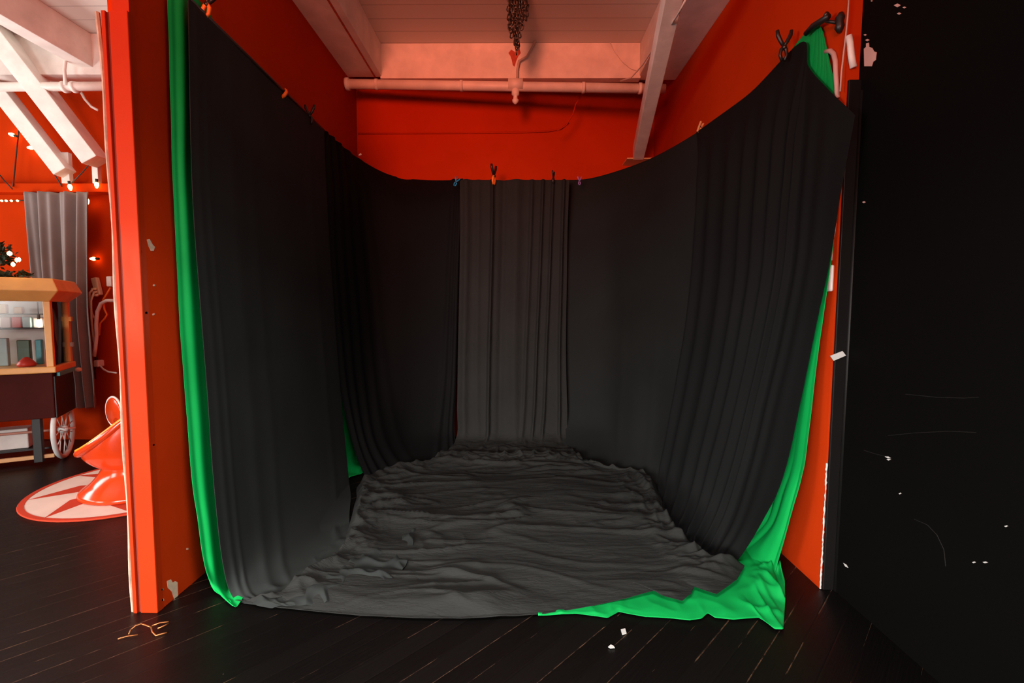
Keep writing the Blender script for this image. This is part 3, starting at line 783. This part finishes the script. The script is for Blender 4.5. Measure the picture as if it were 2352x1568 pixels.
# hidden rails the drapes hang on
tag(MB().tube([P(432,-4,X=-1.44), P(744,300,X=-1.478)], .010, 8).build('drape_rail', K, smooth=True), 'thin black rail along the left wall inside the drape top', 'rail')

# ------------------------------------------------------------------ fittings by the right corner
p = P(1909,639,X=XR)
o = MB().box(XR-.014, XR+.001, p.y-.02, p.y+.04, p.z-.06, p.z+.06).build('switch_plate', M['whiteplastic'], bevel=.008)
tag(o, 'white rounded switch plate on the red wall edge behind the green sheet', 'switch')
pts = [P(u, v, X=XR-.006) for u, v in ((1917,512),(1915,530),(1911,550),(1909,575),(1908,598))]
tag(MB().tube(pts, .007, 8).build('wall_conduit', M['whiteplastic'], smooth=True), 'slim white conduit just above the white switch plate', 'conduit')
tag(MB().prism([P(u, v, Y=YR-.016) for u, v in ((1906,817),(1934,806),(1942,816),(1914,828))], (0,-.004,0)).build('tape_scrap', M['paper']), 'crooked white tape scrap stuck on the black corner trim', 'tape')
pts = [P(u, v, X=XR-.010) for u, v in ((1897,118),(1908,117),(1915,124),(1919,140),(1920,170),(1922,195),(1923,225))]
tag(MB().tube(pts, .010, 8).build('wall_conduit', M['pinkplaster'], smooth=True), 'pinkish bent conduit on the red wall beside the green corner', 'conduit')
pts = [P(u, v, Y=YR-.01) for u, v in ((1950,-4),(1947,40),(1943,80),(1938,120),(1933,165),(1930,210))]
tag(MB().tube(pts, .0035, 6).build('wall_cable', M['pinkplaster'], smooth=True), 'thin pale cable down the red wall edge at top right', 'cable')
pts = [P(u, v, Y=YR-.014) for u, v in ((1949,82),(1953,100),(1955,125),(1960,155))]
tag(MB().tube(pts, .013, 10).build('wall_conduit', M['whiteplastic'], smooth=True), 'short white pipe stub on the black and red corner', 'conduit')

# ------------------------------------------------------------------ litter on the floor
r = empty('wire_scrap', P(330,1450,Z=0)); tag(r, 'bent copper coloured wire scrap on the dark floor before the post', 'scrap')
for pts in (((271,1467,.005),(290,1461,.008),(317,1457,.006)), ((296,1456,.006),(300,1446,.012),(312,1436,.02),(325,1432,.024),(340,1437,.02),(349,1441,.012)),
            ((347,1440,.012),(350,1451,.008),(358,1459,.005),(372,1455,.005),(384,1452,.004)), ((349,1437,.012),(366,1430,.015),(388,1427,.015)), ((362,1443,.012),(376,1437,.014),(388,1431,.015))):
    kid(MB().tube([P(u, v, Z=z) for u, v, z in pts], .0028, 7).build('wire', M['copper'], smooth=True), r)
for k, (poly, lab) in enumerate(((((1426,1446),(1436,1444),(1439,1455),(1429,1458)), 'square white paper scrap on the floor before the green sheet'),
                   (((1397,1486),(1403,1481),(1409,1484),(1412,1488),(1402,1489)), 'torn white paper crumb on the floor below the square scrap'))):
    tag(MB().prism([P(u, v, Z=.003) for u, v in poly], (0,0,.003)).build('paper_scrap', M['paper']), lab, 'scrap')

# ------------------------------------------------------------------ left room
# curtain
top = [P(u, 441, Y=4.30) for u in (50, 205)]; bot = [P(u, 936, Y=4.28) for u in (60, 224)]
rows = [[top[0], top[0].lerp(top[1], .5), top[1]], [P(78,690,Y=4.3), P(140,690,Y=4.3), P(206,690,Y=4.3)], [P(108,840,Y=4.29), P(160,840,Y=4.29), P(217,840,Y=4.28)], [P(112,936,Y=4.28), P(168,936,Y=4.28), P(224,936,Y=4.28)]]
def dc(s, t, p): return .040*math.sin(s*2*math.pi*4.6+1.6*math.sin(s*7+.8*t)+.6*math.sin(t*3))*(.7+.5*noise.noise(Vector((s*3, t, 2))))+.014*math.sin(s*52+1+t)+.010*noise.noise(Vector((s*8, t*7, 5)))*t
o = MB().grid(surface(rows, 150, 60, dc)).build('curtain', M['curtain'], smooth=True, solid=.003)
tag(o, 'mauve grey floor length curtain hanging under the red ledge', 'curtain')

# string lights
r = empty('string_lights', P(100,380,Y=4.3)); tag(r, 'string of warm bulbs on black wire draped along the red back wall', 'lights')
for pts in (((42,312,4.38),(38,350,4.36),(33,400,4.36),(30,428,4.33)), ((92,342,4.38),(105,365,4.36),(122,395,4.35),(142,428,4.33)), ((165,420,4.31),(190,395,4.3),(215,365,4.3),(232,345,4.3)),
            ((0,402,4.34),(10,415,4.33),(28,434,4.31)), ((42,312,4.38),(44,296,4.4),(42,280,4.43)), ((0,460,4.34),(20,462,4.34),(40,460,4.34),(62,460,4.34))):
    kid(MB().tube([P(u, v, Y=y) for u, v, y in pts], .005, 6).build('wire', M['wire'], smooth=True), r)
for (u, v, du, dv, y) in ((27,309,15,5,4.40),(70,339,18,0,4.40),(161,430,-3,-16,4.30),(200,462,-2,-13,4.36),(214,594,14,0,4.40),(222,425,0,-15,4.31)):
    a = P(u, v, Y=y); b = P(u+du, v+dv, Y=y); d = (b-a).normalized()
    R = d.to_track_quat('-Z', 'Y').to_matrix().to_4x4()
    bu = MB().lathe([(.0,-.030),(.010,-.026),(.016,-.014),(.017,0),(.012,.016),(.009,.026),(.0,.03)], 14, Matrix.Translation(a) @ R).build('bulb', M['bulb'], smooth=True); kid(bu, r)
    kid(MB().lathe([(.0,.0),(.011,.0),(.012,.03),(.0,.032)], 10, Matrix.Translation(a+d*.056) @ R).build('socket', M['wire'], smooth=True), r)
for u in (4, 14, 26, 40):
    kid(MB().lathe([(0,-.01),(.008,-.006),(.010,0),(.008,.006),(0,.01)], 10, Matrix.Translation(P(u, 461, Y=4.32))).build('bulb', M['bulb'], smooth=True), r)

# power strip, plugs and cords on the back wall
ys = YBACK-.03
def cord(pts, rad, m, root, label=None, name='cord'):
    o = kid(MB().tube([P(u, v, Y=y) for u, v, y in pts], rad, 8).build(name, m, smooth=True), root)
    if label: o['label'] = label
    return o
r = empty('power_strip', P(224,655,Y=ys)); tag(r, 'white power strip fixed upright on the red wall beside the curtain', 'power strip')
a, b = P(218,638,Y=ys), P(228,678,Y=ys)
kid(MB().bar(a, b, .055, .04, up=(0,-1,0)).build('housing', M['cream'], bevel=.006), r)
for k in range(3):
    p = P(216+k*2, 664+k*7, Y=ys-.035); kid(MB().tube([p+Vector((.02,.0,0)), p-Vector((.02,0,0))], .012, 8).build('plug', M['cream'], smooth=True), r)
cord(((214,664,4.38),(206,672,4.37),(206,700,4.38),(212,722,4.39),(220,735,4.40)), .009, M['cream'], r)
cord(((216,672,4.37),(209,690,4.36),(210,730,4.37),(214,775,4.38),(220,800,4.39)), .009, M['cream'], r)
tag(MB().tube([P(u, v, Y=4.36) for u, v in ((262,690),(245,690),(232,697),(224,715),(221,745),(222,770),(219,800),(216,818))], .016, 10).build('conduit', M['whiteplastic'], smooth=True), 'thick white conduit curving down the wall from the partition edge', 'conduit')
cord(((254,660,4.40),(246,674,4.39),(237,688,4.39),(240,710,4.38),(246,722,4.38),(240,732,4.38),(230,742,4.39),(228,770,4.39)), .008, M['orange'], r, 'orange cord')
cord(((218,800,4.41),(220,815,4.41),(221,830,4.41),(216,850,4.41),(218,870,4.41)), .010, M['wire'], r, 'black cord')
p = P(225,834,Y=4.40); r = empty('plug_adaptor', p); tag(r, 'white plug adaptor low on the red wall beside the curtain hem', 'adaptor')
kid(MB().box(p.x-.03,p.x+.02,4.38,YBACK+.001,p.z-.035,p.z+.03).build('housing', M['whiteplastic'], bevel=.01), r)
cord(((228,838,4.40),(238,848,4.39),(250,854,4.38),(268,856,4.36)), .008, M['whiteplastic'], r)
p = P(252,644,Y=4.40); tag(MB().box(p.x-.02,p.x+.03,4.38,YBACK+.001,p.z-.06,p.z+.04).build('plug_adaptor', M['whiteplastic'], bevel=.008), 'white plug adaptor high on the wall at the partition edge', 'adaptor')

# popcorn style vending cart
hub = P(144, 985, Z=.255); ANG = math.radians(30)
cart = empty('vending_cart', (hub.x, hub.y, 0), ANG)
tag(cart, 'yellow topped glass vending cart on white spoked wheels before the curtain', 'cart')
W, D = 1.0, .46
zb0, zb1 = .40, .775; zc1 = 1.36; zr = 1.545
x1_ = .035; x0_ = x1_-W
MB().box(x0_, x1_-.012, -D/2, D/2, zb0, zb1).build('body', M['maroon'], cart, bevel=.006)
MB().box(x1_-.012, x1_, -D/2+.01, D/2-.01, zb0-.005, zb1-.03).build('side_panel', M['cartblack'], cart, bevel=.003)
MB().box(x0_-.015, x1_+.015, -D/2-.015, D/2+.015, zb1, zb1+.05).build('cabinet_sill', M['yellow'], cart, bevel=.008)
for sx in (x0_, x1_-.045):
    for sy in (-D/2, D/2-.045):
        MB().box(sx, sx+.045, sy, sy+.045, zb1+.05, zc1).build('corner_post', M['yellow'], cart, bevel=.004)
MB().box(x0_+.045, x1_-.045, -D/2+.018, -D/2+.024, zb1+.05, zc1).build('front_pane', M['glass'], cart)
MB().box(x1_-.024, x1_-.018, -D/2+.045, D/2-.045, zb1+.05, zc1).build('side_pane', M['glass'], cart)
MB().box(x0_+.045, x1_-.045, D/2-.022, D/2-.012, zb1+.05, zc1).build('back_panel', M['whiteplastic'], cart)
rf = MB()
secs = [(.0, zc1), (.075, zc1+.085), (.035, zr), (-.03, zr+.004)]
ring = []
for off, z in secs:
    ring.append([rf.b.verts.new(q) for q in ((x0_-off,-D/2-off,z),(x1_+off,-D/2-off,z),(x1_+off,D/2+off,z),(x0_-off,D/2+off,z))])
for A, B in zip(ring, ring[1:]):
    for k in range(4): rf.b.faces.new((A[k], A[(k+1)%4], B[(k+1)%4], B[k]))
rf.b.faces.new(ring[0][::-1]); rf.b.faces.new(ring[-1])
rf.build('roof', M['yellow'], cart, bevel=.006)
MB().box(x0_+.05, x1_-.06, -.10, D/2-.05, 1.13, 1.142).build('shelf', M['cartblack'], cart)
MB().box(x0_+.05, x1_-.06, -.02, D/2-.05, 1.25, 1.258).build('shelf', M['cartblack'], cart)
for z in (1.21, .98):
    MB().box(x1_, x1_+.018, D/2-.05, D/2-.015, z-.02, z+.02).build('hinge', M['yellow'] if z > 1.1 else M['lightblue'], cart, bevel=.003)
MB().box(x1_-.002, x1_+.02, -D/2+.05, D/2-.04, zb1-.035, zb1).build('side_trim', M['teal'], cart, bevel=.003)
p_ = MB().lathe([(0,-.02),(.02,-.015),(.025,0),(.02,.015),(0,.02)], 14, Matrix.Translation((x1_+.03, D/2+.01, zb1-.03))); p_.build('knob', M['cream'], cart, smooth=True)
for sx in (x0_+.03, x1_-.17):
    MB().box(sx, sx+.055, -D/2+.04, -D/2+.095, .03, zb0+.002).build('leg', M['cartblack'], cart, bevel=.004)
MB().tube([(x0_-.05, 0, .255), (x1_+.05, 0, .255)], .011, 10).build('axle', M['pinkbox'], cart, smooth=True)
MB().box(x0_, x1_-.05, -.17, -.14, .055, .085).build('lower_rail', M['wood'], cart, bevel=.003)
MB().box(x0_+.02, x1_-.10, -.02, D/2-.02, .10, .115).build('lower_shelf', M['cartblack'], cart)
Rw = .25
for wx in (x1_-.03, x0_-.04):
    wh = empty('wheel', (wx, 0, Rw+.005)); wh.parent = cart
    MB().tube([(0, Rw*.94*math.cos(k*math.pi/24), Rw*.94*math.sin(k*math.pi/24)) for k in range(48)], .019, 10, closed=True).build('rim', M['wheelwhite'], wh, smooth=True)
    MB().tube([(-.035,0,0),(-.02,0,0),(.02,0,0),(.035,0,0)], [.018,.03,.03,.018], 14).build('hub', M['wheelwhite'], wh, smooth=True)
    for k in range(14):
        an = k*2*math.pi/14
        MB().tube([(.012*(-1)**k, .022*math.cos(an), .022*math.sin(an)), (0, Rw*.92*math.cos(an+.12), Rw*.92*math.sin(an+.12))], .0045, 6).build('spoke', M['wheelwhite'], wh, smooth=True)
def at_cart(x, y, z):
    ca, sa = math.cos(ANG), math.sin(ANG)
    return Vector((hub.x+ca*x-sa*y, hub.y+sa*x+ca*y, z))
# packets inside the cabinet
pk = [('gold',-.34,.05,.07,1.258,.08,'gold packet on the upper shelf of the cart'), ('gold',-.24,.06,.05,1.258,.055,'small gold packet near the corner on the upper cart shelf'),
      ('whiteplastic',-.30,.0,.06,1.142,.09,'white packet left of the red packet on the cart shelf'), ('redtoy',-.235,.0,.055,1.142,.09,'red packet standing in the middle of the lower cart shelf'),
      ('lightblue',-.175,.0,.05,1.142,.09,'pale blue packet right of the red packet on the cart shelf'), ('whiteplastic',-.11,.02,.06,1.142,.085,'white packet at the right end of the lower cart shelf'),
      ('teal',-.42,.03,.05,.826,.22,'tall teal packet at the left on the cart floor'), ('lightblue',-.345,.03,.075,.826,.23,'tall pale blue packet on the cart floor'),
      ('darkgreen',-.22,.05,.08,.826,.21,'dark green packet on the cart floor behind the glass'), ('teal',-.13,.06,.04,.826,.21,'narrow teal packet by the corner post on the cart floor')]
for m_, x, y, w_, z, h, lab in pk:
    q = at_cart(x, y, z); o = MB().box(-w_/2, w_/2, -.025, .025, 0, h).build('packet', M[m_], bevel=.006)
    o.location = q; o.rotation_euler = (0, 0, ANG); tag(o, lab, 'packet', 'packets inside the glass cart')
o = MB().lathe([(0,0),(.055,.004),(.06,.02),(.04,.05),(.015,.075),(0,.08)], 16).build('toy', M['redtoy'], smooth=True); o.location = at_cart(-.16, -.12, .826); tag(o, 'small red toy on the cart floor by the front glass', 'toy')
MBp = MB().prism([(-.02,-.13,0),(-.02,.12,0),(-.02,-.10,.14)], (.02,0,0)); o = MBp.build('pennant', M['redtoy'], bevel=.003); o.location = at_cart(-.03, 0, .826); o.rotation_euler = (0,0,ANG); tag(o, 'red triangular card leaning inside the cart side glass', 'card')
for x, y, lab in ((-.10, -.02, 'left one of two lit bulbs inside the cart'), (-.07, .10, 'right one of two lit bulbs inside the cart')):
    r = empty('light_bulb', at_cart(x, y, 1.20)); tag(r, lab, 'bulb', 'lit bulbs inside the cart')
    MB().lathe([(0,-.055),(.012,-.05),(.02,-.03),(.018,-.005),(.009,.012),(0,.015)], 14).build('glass_bulb', M['bulbwhite'], r, smooth=True)
    MB().lathe([(0,.01),(.010,.01),(.010,.05),(.004,.055),(.004,.16),(0,.16)], 10).build('socket', M['steel'], r, smooth=True)
# boxes under the cart
for m_, u, v, w_, h, y, lab in (('whiteplastic',66,996,.22,.17,.10,'white box stored under the cart'), ('pinkbox',10,1000,.17,.18,.08,'pink box stored under the cart at the left')):
    q = P(u, v, Y=4.05); lx = (q.x-hub.x)*math.cos(ANG)+(q.y-hub.y)*math.sin(ANG)
    o = MB().box(-w_/2, w_/2, -.08, .08, 0, h).build('storage_box', M[m_], bevel=.008); o.location = at_cart(lx, .10, .116); o.rotation_euler = (0,0,ANG); tag(o, lab, 'box')

# artificial greenery with lights on the cart roof
def leaves(m, c, n, sp, seed, size=.05):
    rnd = random.Random(seed)
    for _ in range(n):
        p = Vector(c(rnd)); d = Vector((rnd.uniform(-1,1), rnd.uniform(-1,1), rnd.uniform(-.5,1))).normalized(); s_ = d.orthogonal().normalized(); L_ = size*rnd.uniform(.6,1.3); w_ = L_*.22
        up = d.cross(s_)*L_*.12
        v = [m.b.verts.new(q) for q in (p, p+d*L_*.5+s_*w_+up, p+d*L_, p+d*L_*.5-s_*w_+up)]
        m.b.faces.new((v[0], v[1], v[2])); m.b.faces.new((v[0], v[2], v[3]))
wc = at_cart(-.42, 0, zr+.17)
r = empty('garland', at_cart(-.40, 0, zr)); tag(r, 'dark green leafy wreath with tiny lights on the cart roof', 'garland')
m = MB(); rr = .13
def onring(rnd):
    an = rnd.uniform(-.5, math.pi+.5); q = Vector((rr*math.cos(an)+rnd.gauss(0,.022), rnd.gauss(0,.03), rr*math.sin(an)+rnd.gauss(0,.022)))
    return wc+Matrix.Rotation(ANG, 3, 'Z') @ q
leaves(m, onring, 420, 0, 3)
def onroof(rnd): return at_cart(rnd.uniform(-.85, -.12), rnd.gauss(-.10, .05), zr+.01+abs(rnd.gauss(0, .025)))
leaves(m, onroof, 420, 0, 5)
kid(m.build('leaves', M['leaf'], recalc=False), r)
for u, v, w_ in ((22,582,.016), (38,597,.010), (30,607,.013), (44,596,.010)):
    kid(MB().lathe([(0,-.02),(w_*.8,-.01),(w_,0),(w_*.8,.01),(0,.02)], 10, Matrix.Translation(P(u, v, Y=wc.y-.12))).build('bulb', M['bulb'], smooth=True), r)
kid(MB().tube([at_cart(x, -.06, zr+.006) for x in (-.85, -.6, -.4, -.12)], .006, 6).build('stem', M['leaf']), r)
kid(MB().tube([wc+Matrix.Rotation(ANG, 3, 'Z') @ Vector((rr*math.cos(k*.2-.4), 0, rr*math.sin(k*.2-.4))) for k in range(20)], .006, 6).build('stem', M['leaf']), r)

# round rug
rc = Vector((-2.80, 3.32, 0)); RR = .64
r = empty('rug', rc); tag(r, 'round white rug with red pointed star segments on the dark floor', 'rug')
m = MB(); N = 8; seg = 12
def pol(rad, an, z=.010): return Vector((rad*math.cos(an), rad*math.sin(an), z))
cv = m.b.verts.new((0,0,.010)); ro = RR-.025
for k in range(N):
    a0 = k*2*math.pi/N+.2; a1 = a0+math.pi/N; a2 = a0+2*math.pi/N
    # each point of the star: one red half, one white half
    vi0, vt, vi1 = m.b.verts.new(pol(.40, a0)), m.b.verts.new(pol(ro, a1)), m.b.verts.new(pol(.40, a2))
    f = m.b.faces.new((cv, vi0, vt)); f.material_index = 1
    f = m.b.faces.new((cv, vt, vi1)); f.material_index = 0
    arc = [m.b.verts.new(pol(ro, a1+(math.pi*2/N)*q/seg)) for q in range(seg+1)]
    f = m.b.faces.new([m.b.verts.new(pol(.40, a2))]+arc); f.material_index = 0
rugo = m.build('pile', [M['rugwhite'], M['rugred']], r)
MB().lathe([(0,.001),(RR-.03,.001),(RR,.001),(RR+.004,.006),(RR,.012),(RR-.03,.012),(RR-.031,.008),(0,.008)], 64).build('border', M['rugred'], r, smooth=False)

# red moulded chair on flared pedestal
pc_ = Vector((-2.74, 3.22, .012))
r = empty('moulded_chair', pc_); tag(r, 'glossy red moulded chair with orange-lit rim on the round rug', 'chair')
MB().lathe([(0,0),(.325,0),(.335,.012),(.325,.035),(.27,.075),(.225,.13),(.20,.18),(.205,.21),(.21,.225),(0,.225)], 48).build('pedestal', M['redgloss'], r, smooth=True)
m = MB(); nu, nv = 64, 14; vv = []
def rim_h(an): return .31+.38*(.5+.5*math.cos(an-math.radians(-12)))**2
for i in range(nv+1):
    t = i/nv; row = []
    for k in range(nu):
        an = k*2*math.pi/nu; rad = .215+.085*math.sin(t*math.pi/2*1.0)*(1+.12*math.cos(an-math.radians(205))); z = .20+(rim_h(an)-.20)*t**1.3
        if t > .85: rad -= .012*(t-.85)/.15
        row.append(m.b.verts.new((rad*math.cos(an), rad*math.sin(an), z)))
    vv.append(row)
for i in range(1, 9):
    t = 1-i/8; row = []
    for k in range(nu):
        an = k*2*math.pi/nu; rr_ = (.265*t+.01)*(1+.12*math.cos(an-math.radians(205))*t); z = .235+(rim_h(an)-.01-.235)*t**1.6
        row.append(m.b.verts.new((rr_*math.cos(an), rr_*math.sin(an), z)))
    vv.append(row)
for A, B in zip(vv, vv[1:]):
    for k in range(nu): m.b.faces.new((A[k], A[(k+1)%nu], B[(k+1)%nu], B[k]))
m.b.faces.new(vv[-1])
MBs = m.build('seat_shell', M['redgloss'], r, smooth=True)
rim = [(.293*(1+.12*math.cos(k*2*math.pi/64-math.radians(205)))*math.cos(k*2*math.pi/64), .293*(1+.12*math.cos(k*2*math.pi/64-math.radians(205)))*math.sin(k*2*math.pi/64), rim_h(k*2*math.pi/64)) for k in range(64)]
MB().tube([(x*.95, y*.95, z-.018) for x, y, z in rim], .026, 12, closed=True).build('lip', M['redgloss'], r, smooth=True)
MB().tube([(x*.98, y*.98, z+.004) for x, y, z in rim[34:]+rim[:10]], .010, 8).build('rim', M['litrim'], r, smooth=True)  # yellow tube paints the orange-lit near edge of the shell
q = P(262, 945, Y=3.62)-pc_
Mx = Matrix.Translation(q) @ Matrix.Rotation(math.radians(90), 4, 'X') @ Matrix.Rotation(math.radians(-25), 4, 'Y')
MB().lathe([(0,-.012),(.105,-.012),(.12,0),(.105,.012),(0,.012)], 32, Mx).build('round_back', M['redgloss'], r, smooth=True)
MB().tube([Mx @ Vector((.120*math.cos(k*math.pi/20), .120*math.sin(k*math.pi/20), .0)) for k in range(40)], .008, 8, closed=True).build('back_rim', M['whiteplastic'], r, smooth=True)
MB().tube([q+Vector((.04,-.03,-.06)), Vector((q.x*.6+.05, q.y*.7, .36)), Vector((.10,.10,.33))], .02, 10).build('back_stem', M['redgloss'], r, smooth=True)
